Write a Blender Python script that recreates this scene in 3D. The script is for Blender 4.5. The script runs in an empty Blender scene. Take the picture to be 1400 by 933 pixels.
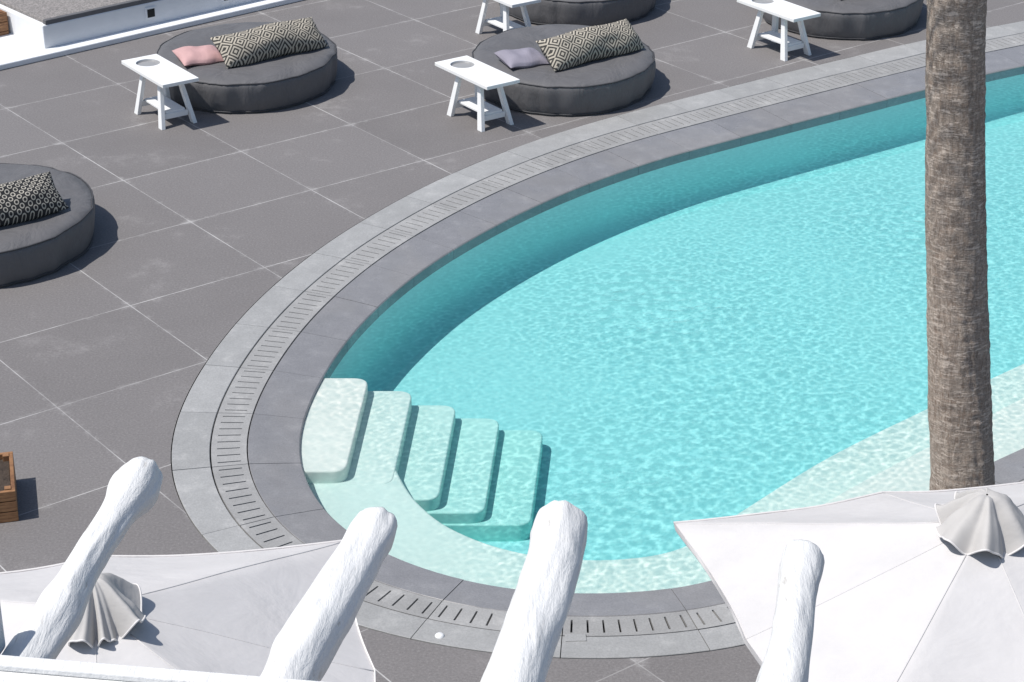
import bpy, bmesh, math, random
import numpy as np
from mathutils import Vector, Matrix, noise
random.seed(7)
S=bpy.context.scene
R=math.radians
# ------------------------------------------------------------------ helpers
def link(o,parent=None):
    S.collection.objects.link(o)
    if parent: o.parent=parent
    return o
def empty(name,loc=(0,0,0),rz=0):
    o=bpy.data.objects.new(name,None); o.location=loc; o.rotation_euler=(0,0,rz); o.empty_display_size=.2
    return link(o)
def mesh(name,verts,faces,mat=None,parent=None,smooth=False,loc=None,rot=None,recalc=False):
    me=bpy.data.meshes.new(name); me.from_pydata([tuple(v) for v in verts],[],faces); me.update()
    if recalc:
        bm=bmesh.new(); bm.from_mesh(me); bmesh.ops.recalc_face_normals(bm,faces=bm.faces); bm.to_mesh(me); bm.free()
    if smooth:
        for pl in me.polygons: pl.use_smooth=True
    o=bpy.data.objects.new(name,me)
    if mat: me.materials.append(mat)
    link(o,parent)
    if loc: o.location=loc
    if rot: o.rotation_euler=rot
    return o
def bevel(o,w,seg=2,ang=30):
    m=o.modifiers.new('bevel','BEVEL'); m.width=w; m.segments=seg; m.limit_method='ANGLE'; m.angle_limit=R(ang)
    return o
def box(name,c,s,mat,parent=None,rz=0,bev=.005,seg=2):
    x,y,z=s[0]/2,s[1]/2,s[2]/2
    v=[(a*x,b*y,d*z) for a in(-1,1) for b in(-1,1) for d in(-1,1)]
    f=[(0,1,3,2),(4,6,7,5),(0,4,5,1),(2,3,7,6),(0,2,6,4),(1,5,7,3)]
    o=mesh(name,v,f,mat,parent,loc=c,rot=(0,0,rz),recalc=True)
    if bev: bevel(o,bev,seg)
    return o
def fill_loops(name,loops,mat=None,parent=None):
    bm=bmesh.new(); 
    for lp in loops:
        vs=[bm.verts.new(p) for p in lp]
        for i in range(len(vs)): bm.edges.new((vs[i],vs[(i+1)%len(vs)]))
    bmesh.ops.triangle_fill(bm,use_beauty=True,edges=bm.edges[:])
    for fc in bm.faces:
        if fc.normal.z<0: fc.normal_flip()
    me=bpy.data.meshes.new(name); bm.to_mesh(me); bm.free()
    if mat: me.materials.append(mat)
    o=bpy.data.objects.new(name,me); return link(o,parent)
def prism(name,poly,zt,zb,mat,parent=None,bev=.04,seg=4,smooth=True):
    n=len(poly)
    v=[(x,y,zt) for x,y in poly]+[(x,y,zb) for x,y in poly]
    f=[tuple(range(n)),tuple(range(2*n-1,n-1,-1))]+[(i,i+n,(i+1)%n+n,(i+1)%n) for i in range(n)]
    o=mesh(name,v,f,mat,parent,recalc=True)
    if bev: bevel(o,bev,seg,50)
    if smooth:
        for pl in o.data.polygons: pl.use_smooth=True
        m=o.modifiers.new('wn','WEIGHTED_NORMAL'); m.keep_sharp=False
    return o
# ------------------------------------------------------------------ material helpers
class NT:
    def __init__(s,name):
        s.m=bpy.data.materials.new(name); s.m.use_nodes=True; s.t=s.m.node_tree; s.n=s.t.nodes; s.l=s.t.links
        s.b=s.n['Principled BSDF']; s.out=s.n['Material Output']
    def new(s,t,**k):
        x=s.n.new(t)
        for a,b in k.items(): setattr(x,a,b)
        return x
    def set(s,sock,v):
        if hasattr(v,'links') or isinstance(v,bpy.types.NodeSocket): s.l.new(v,sock)
        else: sock.default_value=v
    def math(s,op,a,b=0,c=None,clamp=False):
        x=s.new('ShaderNodeMath',operation=op,use_clamp=clamp); s.set(x.inputs[0],a); s.set(x.inputs[1],b)
        if c is not None: s.set(x.inputs[2],c)
        return x.outputs[0]
    def vmath(s,op,a,b=(0,0,0)):
        x=s.new('ShaderNodeVectorMath',operation=op); s.set(x.inputs[0],a); s.set(x.inputs[1],b); return x
    def mix(s,f,a,b,mode='MIX'):
        x=s.new('ShaderNodeMix',data_type='RGBA',blend_type=mode); s.set(x.inputs[0],f)
        s.set(x.inputs[6],a if not isinstance(a,tuple) or len(a)==4 else (*a,1)); s.set(x.inputs[7],b if not isinstance(b,tuple) or len(b)==4 else (*b,1))
        return x.outputs[2]
    def noise(s,scale,detail=4,rough=.55,vec=None,dist=0,w=None):
        x=s.new('ShaderNodeTexNoise'); x.inputs['Scale'].default_value=scale; x.inputs['Detail'].default_value=detail
        x.inputs['Roughness'].default_value=rough; x.inputs['Distortion'].default_value=dist
        if vec is not None: s.l.new(vec,x.inputs['Vector'])
        return x.outputs[0]
    def ramp(s,f,a,b,lo=0.,hi=1.,interp='LINEAR'):
        x=s.new('ShaderNodeMapRange',interpolation_type=interp); s.set(x.inputs[0],f); s.set(x.inputs[1],a); s.set(x.inputs[2],b); s.set(x.inputs[3],lo); s.set(x.inputs[4],hi)
        return x.outputs[0]
    def pos(s): return s.new('ShaderNodeNewGeometry').outputs['Position']
    def obj(s): return s.new('ShaderNodeTexCoord').outputs['Object']
    def island(s): return s.new('ShaderNodeNewGeometry').outputs['Random Per Island']
    def mapping(s,vec,scale=(1,1,1),rot=(0,0,0),loc=(0,0,0)):
        x=s.new('ShaderNodeMapping'); s.l.new(vec,x.inputs[0]); x.inputs['Scale'].default_value=scale; x.inputs['Rotation'].default_value=rot; x.inputs['Location'].default_value=loc
        return x.outputs[0]
    def bump(s,h,strength=.3,dist=.01):
        x=s.new('ShaderNodeBump'); x.inputs['Strength'].default_value=strength; x.inputs['Distance'].default_value=dist; s.l.new(h,x.inputs['Height'])
        s.l.new(x.outputs[0],s.b.inputs['Normal']); return x.outputs[0]
    def col(s,v,rough=.6,spec=.3):
        s.set(s.b.inputs['Base Color'],v if not isinstance(v,tuple) or len(v)==4 else (*v,1)); s.b.inputs['Roughness'].default_value=rough
        s.b.inputs['Specular IOR Level'].default_value=spec
def scl(c,k): return tuple(min(1,x*k) for x in c)
def simple(name,c,rough=.6,var=.1,nscale=6,bs=.2,bscale=60,bd=.004,spec=.3):
    m=NT(name); P=m.obj()
    n=m.noise(nscale,3,.6,P)
    m.col(m.mix(m.ramp(n,.3,.7),scl(c,1-var),scl(c,1+var)),rough,spec)
    if bs: m.bump(m.noise(bscale,2,.6,P),bs,bd)
    return m.m
# ------------------------------------------------------------------ pool outline (world metres on the deck plane)
IN=[(5.22,20.17),(4.16,19.48),(3.16,18.79),(2.03,18.0),(1.32,17.48),(.64,16.86),(0,16.12),(-.59,15.24),(-.96,14.48),(-1.2,13.8),(-1.35,13.13),(-1.42,12.6),(-1.43,12.15),(-1.37,11.75),(-1.24,11.37),(-1.05,11.03),(-.75,10.72),(-.42,10.5),(0,10.34),(.43,10.29),(.86,10.33),(1.25,10.46),(2.3,11.22),(3.5,12.15),(5.8,13.95),(7.9,15.9),(9.2,17.8),(9.3,19.6),(8.4,20.9),(6.9,21.0)]
WD=[1.1,1.1,1.1,1.07,1.05,1.02,.98,.93,.9,.88,.87,.86,.85,.84,.82,.8,.77,.74,.72,.72,.72,.72,.74,.78,.85,.9,1,1.05,1.1,1.1]
def catmull(P,n=24,closed=True):
    out=[];N=len(P)
    rng=range(N) if closed else range(N-1)
    for i in rng:
        g=(lambda k:P[k%N]) if closed else (lambda k:P[max(0,min(N-1,k))])
        a,b,c,d=g(i-1),g(i),g(i+1),g(i+2)
        for j in range(n):
            t=j/n
            out.append(tuple(.5*((2*b[k])+(-a[k]+c[k])*t+(2*a[k]-5*b[k]+4*c[k]-d[k])*t*t+(-a[k]+3*b[k]-3*c[k]+d[k])*t**3) for k in range(len(a))))
    if not closed: out.append(P[-1])
    return out
raw=catmull([(a[0],a[1],w) for a,w in zip(IN,WD)])
def resample(P,n):
    L=[0]
    for i in range(len(P)): 
        a,b=P[i],P[(i+1)%len(P)]; L.append(L[-1]+math.hypot(b[0]-a[0],b[1]-a[1]))
    out=[];k=0
    for i in range(n):
        s=L[-1]*i/n
        while L[k+1]<s: k+=1
        t=(s-L[k])/max(1e-9,L[k+1]-L[k]); a,b=P[k],P[(k+1)%len(P)]
        out.append(tuple(a[j]+(b[j]-a[j])*t for j in range(len(a))))
    return out,L[-1]
NC=1600
C,LEN=resample(raw,NC)
for it in range(260):
    C=[tuple((C[i-1][k]+2*C[i][k]+C[(i+1)%NC][k])/4 for k in range(3)) for i in range(NC)]
C,LEN=resample(C,NC)
area=sum(C[i][0]*C[(i+1)%NC][1]-C[(i+1)%NC][0]*C[i][1] for i in range(NC))
sgn=1 if area>0 else -1
NRM=[]
for i in range(NC):
    a,b=C[i-3],C[(i+3)%NC]; tx,ty=b[0]-a[0],b[1]-a[1]; l=math.hypot(tx,ty); NRM.append((sgn*ty/l,-sgn*tx/l))
def at(s,d=0,frac=None):
    u=(s/LEN*NC)%NC; i=int(u); t=u-i; j=(i+1)%NC
    x=C[i][0]*(1-t)+C[j][0]*t; y=C[i][1]*(1-t)+C[j][1]*t; w=C[i][2]*(1-t)+C[j][2]*t
    nx=NRM[i][0]*(1-t)+NRM[j][0]*t; ny=NRM[i][1]*(1-t)+NRM[j][1]*t
    if frac is not None: d+=frac*w
    return (x+nx*d,y+ny*d)
def loop(d=0,frac=None,n=500,z=0): return [(*at(LEN*i/n,d,frac),z) for i in range(n)]
# ------------------------------------------------------------------ materials
TH=R(37.3); TILE=1.19
def deck_mat():
    m=NT('slate_tiles'); P=m.pos()
    Q=m.mapping(m.vmath('SUBTRACT',P,(-2.685,15.94,0)).outputs[0],scale=(1/TILE,1/TILE,1),rot=(0,0,-TH))
    sep=m.new('ShaderNodeSeparateXYZ'); m.l.new(Q,sep.inputs[0])
    def edge(s):
        fr=m.math('FRACT',s); return m.math('MINIMUM',fr,m.math('SUBTRACT',1,fr))
    ex,ey=edge(sep.outputs[0]),edge(sep.outputs[1])
    e=m.math('MINIMUM',ex,ey); corner=m.ramp(m.math('MAXIMUM',ex,ey),0,.09,1,0)
    med=m.noise(9,5,.7,P)
    e=m.math('ADD',e,m.ramp(med,.3,.7,-.0012,.0012))
    line=m.ramp(e,.0018,.0044,1,0)
    big=m.noise(1.3,5,.68,P)
    line2=m.math('MULTIPLY',line,m.math('ADD',.26,m.math('MULTIPLY',m.ramp(big,.42,.62),.6)))
    dust=m.math('MULTIPLY',m.ramp(e,.0,.04,1,0),m.math('ADD',m.ramp(med,.52,.75),m.math('MULTIPLY',corner,m.ramp(med,.40,.62))))
    fl=m.vmath('FLOOR',Q).outputs[0]
    wn=m.new('ShaderNodeTexWhiteNoise',noise_dimensions='2D'); m.l.new(fl,wn.inputs['Vector'])
    base=m.mix(wn.outputs['Value'],(.174,.163,.160),(.206,.194,.191))
    base=m.mix(m.math('MULTIPLY',m.ramp(big,.3,.7),.45),base,(.232,.219,.215))
    fine=m.noise(60,4,.8,P)
    base=m.mix(m.ramp(fine,.36,.62),m.mix(.38,base,(.06,.056,.056)),base)
    base=m.mix(m.ramp(fine,.60,.72,0,.40),base,(.35,.33,.325))
    stain=m.math('MULTIPLY',m.math('MULTIPLY',m.ramp(big,.58,.72),m.ramp(med,.4,.7)),.5)
    base=m.mix(stain,base,(.40,.385,.375))
    base=m.mix(m.math('MULTIPLY',dust,.5,clamp=True),base,(.46,.45,.44))
    c=m.mix(line2,base,(.55,.54,.525))
    m.col(c,.75,.3)
    m.bump(fine,.25,.003)
    return m.m
M_deck=deck_mat()
def stone(name,c,rough=.6,isl=.12,fs=.3,lime=0.,spec=.35,rvar=0):
    m=NT(name); P=m.pos()
    v=m.math('ADD',m.math('MULTIPLY',m.island(),2*isl),1-isl)
    med=m.noise(5,6,.7,P); fine=m.noise(90,2,.7,P)
    k=m.math('MULTIPLY',m.math('MULTIPLY',v,m.ramp(med,.3,.7,.9,1.1)),m.ramp(fine,.35,.65,.9,1.08))
    x=m.vmath('SCALE',(*c,)); x.inputs[3].default_value=1; m.l.new(k,x.inputs[3])
    colr=x.outputs[0]
    if lime: colr=m.mix(m.ramp(med,.56,.72,0,lime),colr,(.5,.49,.47))
    m.col(colr,rough,spec); m.bump(fine,fs,.003)
    if rvar: m.l.new(m.ramp(m.noise(1.1,4,.6,P),.42,.58,rough-rvar,rough+.1),m.b.inputs['Roughness'])
    return m.m
M_outer=stone('grey_stone_border',(.32,.32,.315),lime=.35,isl=.07)
M_slot=stone('grey_drain_stone',(.305,.302,.295),lime=.4,isl=.08)
M_cop=stone('smooth_grey_coping',(.225,.221,.224),rough=.42,isl=.05,lime=.12,fs=.08,spec=.5,rvar=.26)
M_bed=simple('dark_channel',(.06,.058,.056),.9)
def pool_mat(name,c,var=.05,a_=(1.50,.15,.14)):
    """light mosaic seen through the water column: colour absorbed with depth below the surface"""
    m=NT(name); P=m.pos()
    sp=m.new('ShaderNodeSeparateXYZ'); m.l.new(P,sp.inputs[0])
    d=m.math('MAXIMUM',m.math('SUBTRACT',-.038,sp.outputs[2]),0)
    n=m.ramp(m.noise(1.6,3,.6,P),.3,.7)
    wn=m.new('ShaderNodeTexWhiteNoise',noise_dimensions='3D'); m.l.new(m.vmath('FLOOR',m.vmath('MULTIPLY',P,(45,45,45)).outputs[0]).outputs[0],wn.inputs['Vector'])
    k=m.math('ADD',m.math('ADD',m.math('MULTIPLY',wn.outputs['Value'],var),m.math('MULTIPLY',n,var)),1-var)
    cc=m.new('ShaderNodeCombineColor')
    for i,(b0,a) in enumerate(zip(c,a_)):
        m.l.new(m.math('MULTIPLY',m.math('MULTIPLY',m.math('EXPONENT',m.math('MULTIPLY',d,-a)),b0),k),cc.inputs[i])
    m.col(cc.outputs[0],.5,.2)
    return m.m
M_pool=pool_mat('pool_mosaic',(.66,.76,.75))
M_wall=pool_mat('pool_wall_mosaic',(.62,.80,.78),a_=(1.5,.17,.16))
M_step=pool_mat('pale_step_mosaic',(.80,.79,.73),var=.04,a_=(1.8,.1,.1))
def water_mat():
    m=NT('pool_water'); m.n.remove(m.b)
    fr=m.new('ShaderNodeFresnel'); fr.inputs['IOR'].default_value=1.33
    frc=m.math('MINIMUM',fr.outputs[0],.45)
    gl=m.new('ShaderNodeBsdfGlossy'); gl.inputs['Roughness'].default_value=.04
    tr=m.new('ShaderNodeBsdfTransparent')
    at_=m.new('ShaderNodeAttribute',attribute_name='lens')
    m.l.new(m.mix(at_.outputs['Fac'],(.66,.755,.77),(1,1,1)),tr.inputs[0])  # caustic light painted into the transparent colour
    mx=m.new('ShaderNodeMixShader'); m.l.new(frc,mx.inputs[0]); m.l.new(tr.outputs[0],mx.inputs[1]); m.l.new(gl.outputs[0],mx.inputs[2])
    m.l.new(mx.outputs[0],m.out.inputs['Surface'])
    return m.m
M_water=water_mat()
def fabric(name,c,fold=.4,fscale=3.5,rough=.7):
    m=NT(name); P=m.obj()
    f=m.noise(fscale,4,.5,m.mapping(P,scale=(1,1,.45)),dist=.6)
    m.col(m.mix(m.ramp(m.noise(2.5,5,.7,P),.3,.7),scl(c,.90),scl(c,1.12)),rough,.3)
    m.bump(f,fold,.06)
    return m.m
M_bed_fab=fabric('grey_outdoor_fabric',(.120,.118,.122),.7,rough=.6)
M_pipe=simple('grey_piping',(.06,.06,.065),bs=0)
M_pink=fabric('pink_cushion',(.50,.31,.30),.3)
M_lav=fabric('lavender_cushion',(.25,.235,.28),.3)
def key_mat():
    m=NT('greek_key_fabric'); P=m.obj()
    sep=m.new('ShaderNodeSeparateXYZ'); m.l.new(P,sep.inputs[0])
    fr=lambda s:m.math('ABSOLUTE',m.math('SUBTRACT',m.math('FRACT',s),.5))
    u=fr(m.math('MULTIPLY',sep.outputs[0],6.6)); v=fr(m.math('ADD',m.math('MULTIPLY',sep.outputs[2],6.6),.5))
    d=m.math('ADD',u,v)
    st=m.math('FRACT',m.math('MULTIPLY',d,4.0)); k=m.math('GREATER_THAN',st,.50)
    m.col(m.mix(k,(.055,.052,.048),(.44,.40,.33)),.85,.2); m.bump(m.noise(7,3,.5,P),.25,.03)
    return m.m
M_key=key_mat()
def dot_mat():
    m=NT('ring_dot_fabric'); P=m.obj()
    v=m.new('ShaderNodeTexVoronoi'); v.inputs['Scale'].default_value=20; v.inputs['Randomness'].default_value=.0
    m.l.new(m.mapping(P,rot=(0,R(45),0),scale=(1,.01,1)),v.inputs['Vector']); d=v.outputs['Distance']
    k=m.math('MULTIPLY',m.math('GREATER_THAN',d,.24),m.math('LESS_THAN',d,.40))
    m.col(m.mix(k,(.03,.03,.032),(.45,.42,.36)),.85,.2); m.bump(m.noise(7,3,.5,P),.25,.03)
    return m.m
M_dot=dot_mat()
M_white=simple('white_painted_wood',(.78,.78,.77),.5,.03,bs=.15)
M_stucco=simple('white_stucco',(.74,.75,.76),.8,.05,3,.4,50,.006)
def whitewash():
    m=NT('whitewashed_timber'); P=m.obj()
    g=m.noise(46,5,.7,m.mapping(P,scale=(1,.12,1)),dist=.3); b=m.noise(13,5,.65,m.mapping(P,scale=(1,.5,1)))
    cr=m.ramp(g,.28,.37,0,1); chip=m.ramp(b,.66,.72)
    c=m.mix(m.math('MULTIPLY',m.ramp(b,.35,.7),.4),(.73,.73,.72),(.64,.635,.625))
    c=m.mix(m.math('MULTIPLY',chip,.45),c,(.50,.47,.43))
    m.col(m.mix(cr,(.47,.45,.42),c),.65,.3)
    m.bump(m.math('ADD',m.math('MULTIPLY',g,.5),m.math('MULTIPLY',b,.8)),.65,.014)
    return m.m
M_wash=whitewash()
def canvas(name,c):
    m=NT(name); P=m.obj()
    f=m.noise(2.2,5,.55,P,dist=.5)
    m.col(m.mix(m.ramp(m.noise(3,5,.7,P),.3,.7),scl(c,.94),scl(c,1.04)),.85,.15)
    m.bump(f,.35,.05)
    return m.m
M_canvas=canvas('offwhite_canvas',(.57,.555,.55)); M_cap=canvas('grey_cap_canvas',(.46,.445,.43)); M_hem=canvas('canvas_hem',(.68,.66,.65))
M_alu=simple('white_metal',(.75,.75,.75),.4,bs=0)
def wood_mat():
    m=NT('stained_wood'); P=m.obj()
    g=m.noise(9,5,.6,m.mapping(P,scale=(1,1,9)),dist=.6)
    m.col(m.mix(m.ramp(g,.3,.7),(.13,.06,.03),(.36,.19,.09)),.6,.3); m.bump(g,.3,.006); return m.m
M_wood=wood_mat()
def gravel():
    m=NT('grey_roughcast'); P=m.pos()
    n=m.noise(45,5,.8,P)
    m.col(m.mix(m.ramp(n,.35,.65),(.13,.125,.12),(.38,.35,.335)),.9,.2); m.bump(n,.6,.015); return m.m
M_grav=gravel()
M_soil=simple('dark_soil',(.06,.045,.035),.95,.3,12,.8,40,.02)
M_dark=simple('recess_shade',(.02,.02,.02),.8,bs=0)  # near-black colour standing in for shade inside the wall niches
# ------------------------------------------------------------------ ground, deck
sq=lambda a,cx=1,cy=16,z=0:[(cx-a,cy-a,z),(cx+a,cy-a,z),(cx+a,cy+a,z),(cx-a,cy+a,z)]
fill_loops('terrace_paving',[sq(28),loop(.004,1.0,500)],M_deck)
M_ground=simple('dry_ground',(.24,.20,.15),.95,.15,.05,.4,4,.05)
fill_loops('ground',[sq(900,z=-.012),sq(27.9,z=-.012)],M_ground)
# ------------------------------------------------------------------ pool
pool=empty('swimming_pool')
def ring(name,prof,step,slab,gap,mat):
    """prof: list of (d,frac,z) inner->outer"""
    V=[];F=[];ns=int(LEN/slab); sl=LEN/ns
    for k in range(ns):
        s0=k*sl+gap/2; s1=(k+1)*sl-gap/2; n=max(2,int((s1-s0)/step)); b=len(V); m=len(prof)
        dz=random.uniform(-.0012,.0012)
        for i in range(n+1):
            s=s0+(s1-s0)*i/n
            for (d,fr,z) in prof: V.append((*at(s,d,fr),z+dz))
        for i in range(n):
            for j in range(m-1): F.append((b+i*m+j,b+(i+1)*m+j,b+(i+1)*m+j+1,b+i*m+j+1))
        F.append(tuple(b+j for j in range(m))); F.append(tuple(b+n*m+j for j in range(m-1,-1,-1)))
    return mesh(name,V,F,mat,pool,recalc=True)
ring('overflow_coping',[(0,0,-.12),(0,0,-.037),(.008,0,-.029),(.03,0,-.026),(-.006,.41,.001),(-.002,.41,-.003),(-.002,.41,-.035)],.08,.62,.004,M_cop)
ring('border_slabs',[(.003,.70,-.035),(.003,.70,.001),(.006,.70,.004),(-.006,1,.004),(-.003,1,.001),(-.003,1,-.035)],.08,.62,.004,M_outer)
# slotted drain slabs
V=[];F=[];slab=.62;ns=int(LEN/slab);sl=LEN/ns;nsl=8
fr0,fr1=.412,.697
for k in range(ns):
    s0=k*sl+.0025;s1=(k+1)*sl-.0025
    edges=[s0];pit=(s1-s0)/nsl
    for i in range(nsl):
        c=s0+pit*(i+.5); edges+= [c-.0050,c+.0050]
    edges.append(s1)
    rows=[(.004,fr0),(0,fr0+.055*1.0),(0,fr1-.05),(-.004,fr1)]
    b=len(V)
    for s in edges:
        for (d,f_) in rows: V.append((*at(s,d,f_),.002))
        for (d,f_) in rows: V.append((*at(s,d,f_),-.03))
    n=len(edges)
    for i in range(n-1):
        for j in range(3):
            hole=(i%2==1 and j==1)
            a=b+i*8+j; c=b+(i+1)*8+j
            if not hole: F.append((a,a+1,c+1,c))
            else:
                F.append((a,c,c+4,a+4)); F.append((a+1,a+5,c+5,c+1)); F.append((a,a+4,a+5,a+1)); F.append((c,c+1,c+5,c+4))
        a=b+i*8; c=b+(i+1)*8
        F.append((a,c,c+4,a+4)); F.append((a+3,a+7,c+7,c+3))
    for i in (0,n-1):
        a=b+i*8; F.append((a,a+1,a+2,a+3,a+7,a+6,a+5,a+4))
mesh('slotted_drain',V,F,M_slot,pool)
# bed under the slabs
V=[];F=[];n=500
for i in range(n):
    s=LEN*i/n
    V.append((*at(s,0,.39),-.033)); V.append((*at(s,.01,1.0),-.033))
for i in range(n):
    j=(i+1)%n; F.append((2*i,2*j,2*j+1,2*i+1))
mesh('drain_channel',V,F,M_bed,pool)
# shell
ZF=-.56
prof=[(.006,-.05),(.002,-.2),(0,-.40)]+[(-.16*(1-math.cos(a)),-.40-.16*math.sin(a)) for a in [R(x) for x in (15,30,45,60,75,90)]]
V=[];F=[];n=500;m_=len(prof)
for i in range(n):
    for d,z in prof: V.append((*at(LEN*i/n,d),z))
for i in range(n):
    j=(i+1)%n
    for k in range(m_-1): F.append((i*m_+k,i*m_+k+1,j*m_+k+1,j*m_+k))
mesh('pool_wall',V,F,M_wall,pool,smooth=True)
fill_loops('pool_floor',[loop(-.16,None,500,ZF)],M_pool,pool)
# steps
def rounded(poly,rad,n=6):
    out=[];N=len(poly)
    for i in range(N):
        a,b,c=Vector(poly[i-1]),Vector(poly[i]),Vector(poly[(i+1)%N]); r=rad[i]
        if r==0: out.append(tuple(b)); continue
        u=(a-b).normalized()*r; v=(c-b).normalized()*r
        for k in range(n+1):
            t=k/n; out.append(tuple((b+u)*(1-t)**2+b*2*t*(1-t)+(b+v)*t*t))
    return out
ztop=[-.052,-.145,-.25,-.345,-.43]
for k in range(5):
    xr0=-1.02+.312*k; xr1=-1.09+.303*k; wl=.62 if k else .5
    near=11.80-.012*k; far=13.16-.02*k
    poly=[(xr1-wl,near),(xr1,near),(xr0,far),(xr0-wl,far)]
    prism('step_%d'%(k+1),rounded(poly,[.02,.10,.12,.02]),ztop[k],ZF-.05,M_step,pool,bev=.035)
# bench
be=catmull([(-.86,12.5),(-.80,12.15),(-.72,11.85),(-.60,11.56),(-.40,11.27),(-.09,11.03),(.27,10.90),(.68,10.89),(1.05,11.02),(1.41,11.40),(2.12,12.17),(2.95,12.91),(3.77,13.61),(6.0,15.5)],8,False)
def s_near(x,y):
    return min(range(NC),key=lambda i:(C[i][0]-x)**2+(C[i][1]-y)**2)/NC*LEN
sa=s_near(6.3,14.4); sb=s_near(-1.4,12.4)
pts=[at(sa+(sb-sa)*i/90,.08) for i in range(91)]
prism('bench',be+pts,-.150,ZF-.05,M_step,pool,bev=.05)
sh=catmull([(1.45,10.9),(1.75,11.2),(2.18,11.64),(2.9,12.30),(3.6,12.93),(4.6,13.8),(6.1,15.05)],8,False)
sa=s_near(6.3,14.4); sb=s_near(1.3,10.5)
pts=[at(sa+(sb-sa)*i/50,.08) for i in range(51)]
prism('shallow_ledge',sh+pts,-.085,-.3,M_step,pool,bev=.03)
# ------------------------------------------------------------------ water surface : real rippled mesh, caustics painted into its tint
rng=np.random.default_rng(11)
HG=.0125; X0,Y0=-1.60,10.10; NX,NY=900,900
kx=np.fft.fftfreq(NX,HG)[:,None]; ky=np.fft.fftfreq(NY,HG)[None,:]; kk=np.hypot(kx,ky)
def field(lo,hi,pw=0.):
    env=np.exp(-((np.log(np.maximum(kk,1e-6))-np.log((lo*hi)**.5))/(np.log(hi/lo)*.5))**2)*np.maximum(kk,1e-3)**(-pw)
    env[0,0]=0
    f_=np.fft.ifft2(np.fft.fft2(rng.standard_normal((NX,NY)))*env).real
    return f_/f_.std()
gx,gy=np.meshgrid(X0+HG*np.arange(NX),Y0+HG*np.arange(NY),indexing='ij')
small=field(9,24,.4); med=field(4,9,.5); large=field(1,2.5); patch=field(.25,.9)
JETS=[(1.2,14.25,1.),(3.31,15.99,.9),(2.27,12.63,.9),(.79,11.33,1.),(5.6,18.3,.8)]
w1=field(1.2,5)*.030; w2=field(1.2,5)*.030
ringf=np.zeros_like(gx); ag=np.zeros_like(gx)
for jx,jy,s_ in JETS:
    d=np.hypot(gx-jx+w1,gy-jy+w2)
    ringf+=s_*np.sin(d*2*np.pi/.11)*np.exp(-(d/.36)**2)*np.clip(d/.08,0,1)
    ag=np.maximum(ag,np.exp(-(d/.95)**2))
# ripples fade near walls and steps, so painted caustics stay off the shade
Cn=np.array([c_[:2] for c_ in C[::8]])
dm=np.full(gx.shape,9.0)
for q in Cn: dm=np.minimum(dm,np.hypot(gx-q[0],gy-q[1]))
calm=np.clip((dm-.1)/1.3,0,1); near_side=np.clip(1-np.hypot(gx-.4,gy-10.9)/1.2,0,1)
calm=np.maximum(calm,near_side)
ag=(.36+.95*ag)*np.clip(1+.34*patch,.35,1.7)*(.32+.68*calm)
hgt=(.00055*small+.00115*med+.0011*large)*ag+.0025*ringf
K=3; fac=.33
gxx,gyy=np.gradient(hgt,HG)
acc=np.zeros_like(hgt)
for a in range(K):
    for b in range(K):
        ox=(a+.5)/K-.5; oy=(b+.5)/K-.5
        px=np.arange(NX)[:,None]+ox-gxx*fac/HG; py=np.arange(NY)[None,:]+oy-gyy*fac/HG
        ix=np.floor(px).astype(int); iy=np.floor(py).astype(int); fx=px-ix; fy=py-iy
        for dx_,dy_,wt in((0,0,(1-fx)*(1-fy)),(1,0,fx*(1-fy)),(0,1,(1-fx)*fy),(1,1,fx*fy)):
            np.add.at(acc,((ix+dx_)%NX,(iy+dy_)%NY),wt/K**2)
lens=np.clip((acc-.25)/1.65,0,1)  # precomputed caustic brightness from the ripples, used as water tint
O=np.array([p_[:2] for p_ in loop(.035,None,500)]); O2=np.roll(O,-1,0)
cx=gx[:-1,0]+HG/2; inside=np.zeros((NX-1,NY-1),bool); ycs=gy[0,:-1]+HG/2
for j,yv in enumerate(ycs):
    m_=((O[:,1]>yv)!=(O2[:,1]>yv))
    if not m_.any(): continue
    xs=np.sort(O[m_,0]+(yv-O[m_,1])/(O2[m_,1]-O[m_,1])*(O2[m_,0]-O[m_,0]))
    inside[:,j]=(np.searchsorted(xs,cx)%2)==1
ii,jj_=np.nonzero(inside)
quad=np.stack([ii*NY+jj_,(ii+1)*NY+jj_,(ii+1)*NY+jj_+1,ii*NY+jj_+1],1)
used,inv=np.unique(quad,return_inverse=True); inv=inv.reshape(quad.shape)
co_=np.stack([gx.ravel()[used],gy.ravel()[used],-.040+hgt.ravel()[used]],1)
me=bpy.data.meshes.new('water'); me.vertices.add(len(used)); me.vertices.foreach_set('co',co_.astype(np.float32).ravel())
nq=len(quad); me.loops.add(nq*4); me.loops.foreach_set('vertex_index',inv.astype(np.int32).ravel())
me.polygons.add(nq); me.polygons.foreach_set('loop_start',(np.arange(nq)*4).astype(np.int32)); me.polygons.foreach_set('use_smooth',np.ones(nq,bool))
me.update(calc_edges=True)
at_=me.attributes.new('lens','FLOAT','POINT'); at_.data.foreach_set('value',lens.ravel()[used].astype(np.float32))  # caustic pattern stored per vertex for the tint
me.materials.append(M_water); link(bpy.data.objects.new('water',me))
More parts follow.
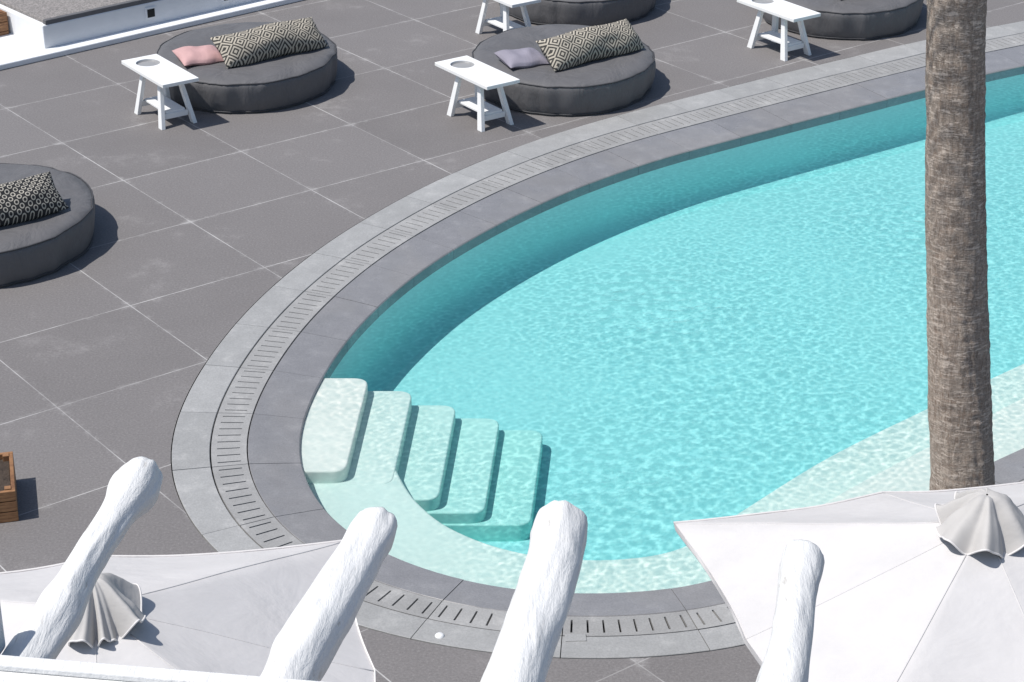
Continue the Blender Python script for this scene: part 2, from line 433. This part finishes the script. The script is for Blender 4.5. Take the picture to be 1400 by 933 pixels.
# drain fitting plates
box('skimmer_lid',(.36,9.78,.006),(.12,.07,.008),M_outer,pool,rz=.05,bev=.002)
def lathe(name,prof,n,mat,parent=None,loc=None,jit=None,close=True,rot=None):
    V=[];F=[];m=len(prof)
    for i in range(n):
        a=2*math.pi*i/n
        for j,(r,z) in enumerate(prof):
            rr,zz=(r,z) if jit is None else jit(a,r,z)
            V.append((rr*math.cos(a),rr*math.sin(a),zz))
    for i in range(n):
        k=(i+1)%n
        for j in range(m-1): F.append((i*m+j,k*m+j,k*m+j+1,i*m+j+1))
    return mesh(name,V,F,mat,parent,smooth=True,loc=loc,rot=rot)
lathe('nozzle',[(0,.018),(.018,.016),(.026,.008),(.028,0)],16,M_alu,pool,loc=(-.41,9.80,.003))
# ------------------------------------------------------------------ daybeds
def pillow(name,L,Hh,T,mat,parent,loc,rot,seed=0):
    nu,nv=36,22;V=[];F=[]
    for side in(1,-1):
        for i in range(nu+1):
            for j in range(nv+1):
                u=-1+2*i/nu;v=-1+2*j/nv
                t=max(0,(1-abs(u)**3.6))**.5*max(0,(1-abs(v)**2.2))**.55
                px=1-.05*(1-abs(v))*abs(u)**6; pv=1-.07*(1-abs(u)**2)*abs(v)**6
                w=noise.noise(Vector((u*2.2+seed,v*2.0,side*.7+seed)))*.07*(1-abs(u)**4)*(1-abs(v)**4)
                V.append((u*L/2*px,side*(t*T/2)+w*T*1.6,v*Hh/2*pv+.01*math.sin(u*5+seed)))
    K=(nu+1)*(nv+1)
    for sd in(0,1):
        for i in range(nu):
            for j in range(nv):
                a=sd*K+i*(nv+1)+j; q=(a,a+nv+1,a+nv+2,a+1); F.append(q if sd==0 else q[::-1])
    o=mesh(name,V,F,mat,parent,smooth=True,loc=loc,rot=rot)
    return o
YA=R(38)
def daybed(x,y,bol,small=None,seed=0,rz=0,brel=(.27,-.20)):
    e=empty('round_daybed',(x,y,0))
    SY=1.12
    def jit(a,r,z):
        c=noise.noise(Vector((math.cos(a)*3.2+seed,math.sin(a)*3.2,z*2.2+seed)))
        c2=noise.noise(Vector((math.cos(a)*9+seed,math.sin(a)*9,z*1.2)))
        k=min(1,r/.8)
        if r>.8: return r+(.022*c+.020*c2)*(1 if z<.31 else .4),z+(.004*c if z>.03 else 0)
        return r,z+k*.012*c+.012*noise.noise(Vector((r*math.cos(a)*4,r*math.sin(a)*4,seed)))
    prof=[(.001,.342),(.15,.342),(.3,.341),(.45,.341),(.6,.341),(.7,.340),(.78,.337),(.83,.328),(.865,.312),(.882,.298),(.889,.285),(.893,.26),(.893,.22),(.889,.18),(.886,.14),(.88,.10),(.872,.06),(.862,.03),(.85,.0)]
    o=lathe('mattress_cover',prof,128,M_bed_fab,e,jit=jit); o.scale=(1,SY,1)
    for nm,rr,zz,t in(('top_piping',.884,.303,.0065),('base_piping',.866,.022,.006)):
        V=[];F=[];n=96
        for i in range(n):
            a=2*math.pi*i/n; q=jit(a,rr,zz)
            for j in range(6):
                b=2*math.pi*j/6; r2=q[0]+t*math.cos(b); V.append((r2*math.cos(a),r2*math.sin(a),q[1]+t*math.sin(b)))
        for i in range(n):
            for j in range(6): F.append((i*6+j,((i+1)%n)*6+j,((i+1)%n)*6+(j+1)%6,i*6+(j+1)%6))
        mesh(nm,V,F,M_pipe,e,smooth=True).scale=(1,SY,1)
    pillow('bolster_cushion',1.16,.37,.27,bol,e,(brel[0],brel[1],.335+.135),(R(-52),0,YA+rz),seed)
    if small: pillow('small_cushion',.44,.36,.13,small,e,(-.40,-.38,.335+.055),(R(-82),R(3),R(28)),seed+3)
    return e
daybed(-2.63,19.58,M_key,M_pink,1)
daybed(.50,19.50,M_key,M_lav,2)
daybed(-4.29,15.50,M_dot,None,3,brel=(.20,-.40))
daybed(.72,22.30,M_key,None,4)
daybed(3.57,21.88,M_key,None,5)
# ------------------------------------------------------------------ tables
def table(x,y,rz=-R(55)):
    e=empty('side_table',(x,y,0),rz)
    L,W,h,t=.88,.37,.47,.035
    hole=[(-.24+.115*math.cos(2*math.pi*i/32),.115*math.sin(2*math.pi*i/32),h) for i in range(32)]
    o=fill_loops('table_top',[[(-L/2,-W/2,h),(L/2,-W/2,h),(L/2,W/2,h),(-L/2,W/2,h)],hole],M_white,e)
    sm=o.modifiers.new('s','SOLIDIFY'); sm.thickness=t; sm.offset=-1; bevel(o,.004,2)
    V=[(-.24+r*math.cos(2*math.pi*i/32),r*math.sin(2*math.pi*i/32),z) for r,z in((.1135,h-.010),(.104,h-.022),) for i in range(32)]
    F=[(i,(i+1)%32,32+(i+1)%32,32+i) for i in range(32)]+[tuple(range(32,64))]
    mesh('cup_tray',V,F,M_tray,e)
    for a in(-1,1):
        for b in(-1,1):
            tx,ty=a*.17+.03,b*.095; bx,by=a*.26+.05,b*.165
            w0,w1=.036,.026; V=[]
            for (cx,cy,z,w) in((bx,by,0,w0),(tx,ty,h-t,w1)):
                V+=[(cx-w,cy-.02,z),(cx+w,cy-.02,z),(cx+w,cy+.02,z),(cx-w,cy+.02,z)]
            F=[(3,2,1,0),(4,5,6,7)]+[(i,(i+1)%4,4+(i+1)%4,4+i) for i in range(4)]
            bevel(mesh('leg',V,F,M_white,e,recalc=True),.003)
        box('cross_rail',(a*.23+.045,0,.10),(.03,.25,.05),M_white,e,bev=.003)
        box('top_rail',(a*.175+.03,0,h-t-.03),(.03,.17,.055),M_white,e,bev=.003)
    box('lower_shelf',(.045,0,.135),(.46,.20,.022),M_white,e,bev=.003)
    return e
M_tray=simple('grey_tray',(.30,.30,.30),.4,bs=0)
table(-3.31,18.55); table(-.33,18.5); table(2.74,20.6); table(-.10,21.1)
# ------------------------------------------------------------------ raised planter wall, top left
pl=empty('raised_terrace_wall',(-4.80,20.43,0),R(41))
box('base_kerb',(2.6,1.50,.03),(8.0,3.3,.06),M_stucco,pl,bev=.01)
box('plinth',(2.3,1.32,.18),(4.6,2.6,.25),M_stucco,pl,bev=.012)
box('cap_slab',(2.3,1.34,.325),(4.5,2.5,.045),M_grav,pl,bev=.01)
box('cap_edge',(2.3,.055,.326),(4.52,.06,.05),M_bed_fab,pl,bev=.006)
for xx in(1.28,2.25):
    box('niche_frame',(xx,.015,.19),(.13,.012,.13),M_stucco,pl,bev=.003); box('niche_shade_plate',(xx,.0125,.19),(.09,.012,.09),M_dark,pl,bev=.001)  # dark plates paint the shade of the niches, nothing is cut in
box('raised_end',(4.95,1.2,.10),(.6,1.8,.14),M_stucco,pl,bev=.01)
def planter(x,y,rz,L,W,h):
    e=empty('wooden_planter_box',(x,y,0),rz)
    nb=3
    for i in range(nb):
        z=h/nb*(i+.5)
        for s_ in(-1,1):
            box('long_board',(0,s_*W/2,z),(L,.025,h/nb-.006),M_wood,e,bev=.003)
            box('end_board',(s_*(L/2-.013),0,z),(.025,W-.03,h/nb-.006),M_wood,e,bev=.003)
    for a in(-1,1):
        for b in(-1,1): box('corner_post',(a*(L/2-.045),b*(W/2-.035),h/2+.004),(.04,.04,h),M_wood,e,bev=.003)
    box('soil',(0,0,h-.05),(L-.06,W-.05,.03),M_soil,e,bev=0)
    return e
planter(-3.57,11.22,R(14),.9,.5,.22)
planter(-5.62,20.95,R(41),.5,.4,.30)
# ------------------------------------------------------------------ palm
def tube(name,pts,rad,nseg,mat,parent,jit=None,smooth=True,cap=True):
    V=[];F=[];n=len(pts)
    for i,pnt in enumerate(pts):
        pnt=Vector(pnt); a=Vector(pts[max(0,i-1)]);b=Vector(pts[min(n-1,i+1)]); t=(b-a).normalized()
        up=Vector((0,0,1)) if abs(t.z)<.9 else Vector((0,1,0))
        x=t.cross(up).normalized(); y=x.cross(t)
        for j in range(nseg):
            an=2*math.pi*j/nseg; r=rad[i]
            if jit: r=jit(i,an,r,pnt)
            V.append(pnt+x*(r*math.cos(an))+y*(r*math.sin(an)))
    for i in range(n-1):
        for j in range(nseg): F.append((i*nseg+j,i*nseg+(j+1)%nseg,(i+1)*nseg+(j+1)%nseg,(i+1)*nseg+j))
    if cap: F.append(tuple(range(nseg))[::-1]); F.append(tuple((n-1)*nseg+j for j in range(nseg)))
    return mesh(name,V,F,mat,parent,smooth=smooth,recalc=True)
def bark():
    m=NT('palm_bark'); P=m.obj()
    a=m.noise(24,6,.78,m.mapping(P,scale=(.5,.5,3.2)),dist=.8)
    b=m.noise(40,5,.76,m.mapping(P,scale=(1.9,1.9,.4)),dist=.9)
    c=m.noise(1.6,3,.6,P)
    h=m.math('ADD',m.math('MULTIPLY',a,.5),m.math('MULTIPLY',b,.55))
    col=m.mix(m.ramp(h,.44,.60),(.27,.20,.155),(.66,.57,.485))
    crack=m.ramp(m.math('ABSOLUTE',m.math('SUBTRACT',a,.5)),0,.022,.75,0)
    col=m.mix(m.math('MULTIPLY',crack,m.ramp(b,.38,.55)),col,(.15,.11,.085))
    col=m.mix(m.math('MULTIPLY',m.ramp(c,.35,.7),.25),col,(.62,.55,.48))
    m.col(col,.9,.15); m.bump(m.math('SUBTRACT',h,m.math('MULTIPLY',crack,.25)),.9,.018); return m.m
M_bark=bark()
palm=empty('palm_tree',(2.50,9.5,0))
TOPZ=6.7;N=620;pts=[];rad=[]
for i in range(N+1):
    z=TOPZ*i/N
    pts.append((-.104*z+.012*math.sin(z*1.7),.02*math.sin(z),z)); 
    r=.179-.0115*z+.06*math.exp(-z*3.5)
    k=((z+.02*math.sin(z*9))/.062)%1; r+=.0018*(k-.5)
    rad.append(r)
def bj(i,an,r,pnt):
    q=Vector((math.cos(an)*1.6,math.sin(an)*1.6,pnt.z*2.5)); q2=Vector((math.cos(an)*4,math.sin(an)*4,pnt.z*22)); q3=Vector((math.cos(an)*12,math.sin(an)*12,pnt.z*4))
    return r+.010*noise.noise(q)+.004*noise.noise(q2)+.008*noise.noise(q3)
tube('trunk',pts,rad,72,M_bark,palm,bj)
M_frond=simple('palm_leaf',(.06,.10,.03),.5,.3,bs=0)
V=[];F=[];top=Vector(pts[-1])
for k in range(34):
    az=k*2.399; el=R(75-100*(k/34)); Lf=random.uniform(1.7,2.1)
    d=Vector((math.cos(az),math.sin(az),0)); p_=top.copy(); dirn=d*math.cos(el)+Vector((0,0,math.sin(el))); side=Vector((-d.y,d.x,0))
    for s_ in range(30):
        p2=p_+dirn*(Lf/30); b=len(V); w=.012
        V+=[p_-side*w,p_+side*w,p2+side*w,p2-side*w]; F.append((b,b+1,b+2,b+3))
        if s_>4:
            ll=.42*math.sin(math.pi*min(1,(s_-2)/29))**.6+.05
            for sg in(-1,1):
                tip=p_+(side*sg*.85+dirn*.55+Vector((0,0,-.25+random.uniform(-.15,.1))))*ll; b=len(V)
                V+=[p_-dirn*.012,p_+dirn*.016,tip]; F.append((b,b+1,b+2))
        dirn=(dirn+Vector((0,0,-.045))).normalized(); p_=p2
mesh('fronds',V,F,M_frond,palm)
# ------------------------------------------------------------------ parasols
def parasol(x,y,rz,half,za,zc,seed):
    e=empty('market_parasol',(x,y,0),rz)
    NA=96;NR=16;V=[(0,0,za)];F=[]
    def bd(a):
        c,s=math.cos(a),math.sin(a); r=half/max(abs(c),abs(s))
        k=(a/(math.pi/4))%1; sc=math.sin(math.pi*k)
        return r*(1-.028*sc),sc
    for j in range(1,NR+1):
        t=j/NR
        for i in range(NA):
            a=2*math.pi*i/NA; r,sc=bd(a); r*=t
            z=za-(za-zc)*(.75*t+.25*r/(half*1.414))**.95
            z-=.022*sc*t*(1-.35*t) 
            z+=.010*noise.noise(Vector((r*math.cos(a)*2.5,r*math.sin(a)*2.5,seed)))
            V.append((r*math.cos(a),r*math.sin(a),z))
    for i in range(NA): F.append((0,1+i,1+(i+1)%NA))
    for j in range(NR-1):
        for i in range(NA): 
            a=1+j*NA;b=a+NA; F.append((a+i,b+i,b+(i+1)%NA,a+(i+1)%NA))
    o=mesh('canopy',V,F,M_canvas,e,smooth=True)
    pt=[V[1+(NR-1)*NA+i] for i in range(NA)]
    HV=[];HF=[]
    for i,q in enumerate(pt):
        q=Vector(q); w=.006*math.sin(i*.9+seed); HV+= [q*1+Vector((0,0,.004)),q*1.004+Vector((0,0,-.0)),q*(1.001+w)+Vector((0,0,-.022)),q*(.997+w)+Vector((0,0,-.022))]
    for i in range(NA):
        k=(i+1)%NA
        for c in range(4): HF.append((i*4+c,k*4+c,k*4+(c+1)%4,i*4+(c+1)%4))
    mesh('hem',HV,HF,M_hem,e)
    for i in range(8):
        ia=i*NA//8; ps=[]
        for j in range(1,NR): 
            v=V[1+j*NA+ia]; ps.append((v[0],v[1],v[2]-.0005))
        tube('seam',ps,[.003]*len(ps),6,M_canvas,e)
        ps=[(q[0]*.985,q[1]*.985,q[2]-.02) for q in ps]
        tube('rib',ps,[.008]*len(ps),6,M_alu,e)
    tube('pole',[(0,0,0),(0,0,za-.01)],[.024,.024],16,M_alu,e)
    tube('hub',[(0,0,za-.12),(0,0,za-.04)],[.05,.05],16,M_alu,e)
    tube('base',[(0,0,0.003),(0,0,.05),(0,0,.07)],[.28,.28,.05],32,M_alu,e)
    # ruffled vent cap : limp cloth with deep irregular folds, dimpled crown
    def cj(a,r,z):
        t=r/.19; aa=a+.45*math.sin(a+seed)+.3*math.sin(2*a+seed*2.3)+.25*t
        f=.62*math.sin(aa*6+seed)+.30*math.sin(aa*11+seed*1.7)+.35*math.sin(a*3+seed*2)+.35*noise.noise(Vector((math.cos(a)*2,math.sin(a)*2,t*3+seed)))
        q=t*t*(1.15-.25*t)
        lo=noise.noise(Vector((math.cos(a)*1.3+seed,math.sin(a)*1.3,0)))
        return r*(1+.17*f*t+.16*lo),z+.055*f*q+.025*lo*t+.016*noise.noise(Vector((r*math.cos(a)*18,r*math.sin(a)*18,seed)))
    prof=[(.004,.036),(.02,.04),(.035,.040),(.05,.03),(.065,.016),(.08,.002),(.10,-.018),(.12,-.042),(.14,-.068),(.155,-.09),(.17,-.110),(.185,-.122)]
    z0=za+.08
    o=lathe('vent_cap',prof,200,M_cap,e,loc=(0,0,z0),jit=cj)
    HP=[]
    for i in range(200):
        a=2*math.pi*i/200; q=cj(a,.185,-.122); HP.append((q[0]*math.cos(a),q[0]*math.sin(a),q[1]+z0))
    HP.append(HP[0]); tube('cap_piping',HP,[.004]*len(HP),6,M_hem,e)
    return e
parasol(-1.53,6.37,R(10.5),1.02,2.45,2.0,1.3)
parasol(1.85,6.97,R(12.7),.96,2.45,2.0,4.1)
# ------------------------------------------------------------------ pergola
pg=empty('pergola')
def rafter(a,b,z,r0,r1,seed,knob=.0,bend=.03,lump=.1):
    n=150;pts=[];rad=[]
    for i in range(n+1):
        t=i/n; 
        off=bend*math.sin(t*5+seed)+.006*math.sin(t*19+seed)
        pts.append((a[0]+(b[0]-a[0])*t+off*.6,a[1]+(b[1]-a[1])*t,z+off*.5))
        r=r0+(r1-r0)*t+.004*math.sin(t*17+seed*3)
        r+=knob*math.exp(-((t-.965)/.028)**2)+knob*.4*math.exp(-((t-.72)/.03)**2)
        if i==n: r*=.90
        rad.append(r)
    def jj(i,an,r,p):
        c=math.cos(an);s=math.sin(an)
        k=1+lump*noise.noise(Vector((c*.9+seed,s*.9,p.y*3.2)))+lump*.45*noise.noise(Vector((c*2.2+seed,s*2.2,p.y*7)))+.04*noise.noise(Vector((c*6,s*6,p.y*4+seed)))
        k+=.05*max(0,noise.noise(Vector((c*2+seed*3,s*2,p.y*11)))-.15)*2
        e_=max(0,(i/n-.93)/.07); k+=knob*11*e_*noise.noise(Vector((c*2.4+seed,s*2.4,3.3)))
        return r*k
    return tube('rafter',pts,rad,48,M_wash,pg,jj)
rafter((-1.16,2.2),(-.865,4.25),4.2,.050,.040,1,knob=.016,bend=.02,lump=.16)
rafter((-.70,2.2),(-.315,4.00),4.2,.058,.053,2.3,knob=.006,bend=.02,lump=.11)
rafter((-.21,2.2),(.105,4.01),4.2,.070,.057,3.7,knob=.003,bend=.025,lump=.12)
rafter((.24,2.2),(.650,3.885),4.2,.046,.044,5.1,knob=.003,bend=.015,lump=.09)
box('cross_beam',(-.86,3.215,4.27),(1.30,.14,.11),M_wash,pg,rz=R(-8),bev=.008)
box('beam_batten',(-.86,3.262,4.333),(1.29,.035,.014),M_wash,pg,rz=R(-8),bev=.003)
box('end_beam',(-1.165,2.97,4.285),(.10,1.1,.14),M_wash,pg,rz=R(-9.5),bev=.01)
for (xx,yy) in((-1.2,2.45),(.45,2.45)):
    tube('post',[(xx,yy,0),(xx+.02,yy,2),(xx,yy,4.16)],[.08,.075,.07],20,M_wash,pg)
tube('rear_beam',[(-1.5,2.5,4.07),(-.4,2.45,4.08),(.9,2.4,4.07)],[.06,.06,.06],20,M_wash,pg)
# ------------------------------------------------------------------ light
sd=Vector((math.cos(R(60))*math.cos(R(20)),math.cos(R(60))*math.sin(R(20)),-math.sin(R(60))))
L=bpy.data.lights.new('sun','SUN'); L.energy=4.6; L.angle=R(.53); L.color=(1,.965,.92)
lo=bpy.data.objects.new('sun',L); link(lo); lo.rotation_euler=sd.to_track_quat('-Z','Y').to_euler(); lo.location=(-8,8,14)
w=bpy.data.worlds.new('World'); S.world=w; w.use_nodes=True; nt=w.node_tree
sk=nt.nodes.new('ShaderNodeTexSky'); sk.sky_type='NISHITA'; sk.sun_disc=False; sk.sun_elevation=R(60); sk.sun_rotation=math.atan2(-sd.x,-sd.y)
bg=nt.nodes['Background']; bg.inputs[1].default_value=.115; nt.links.new(sk.outputs[0],bg.inputs[0])
# ------------------------------------------------------------------ camera
cam=bpy.data.cameras.new('camera'); co=bpy.data.objects.new('camera',cam); link(co)
co.location=(0,0,6.6); co.rotation_euler=(R(90-25.8),0,0); cam.sensor_width=36; cam.lens=72.51; cam.clip_end=3000; cam.clip_start=.1
S.camera=co
S.view_settings.view_transform='Standard'; S.view_settings.look='None'; S.view_settings.exposure=0
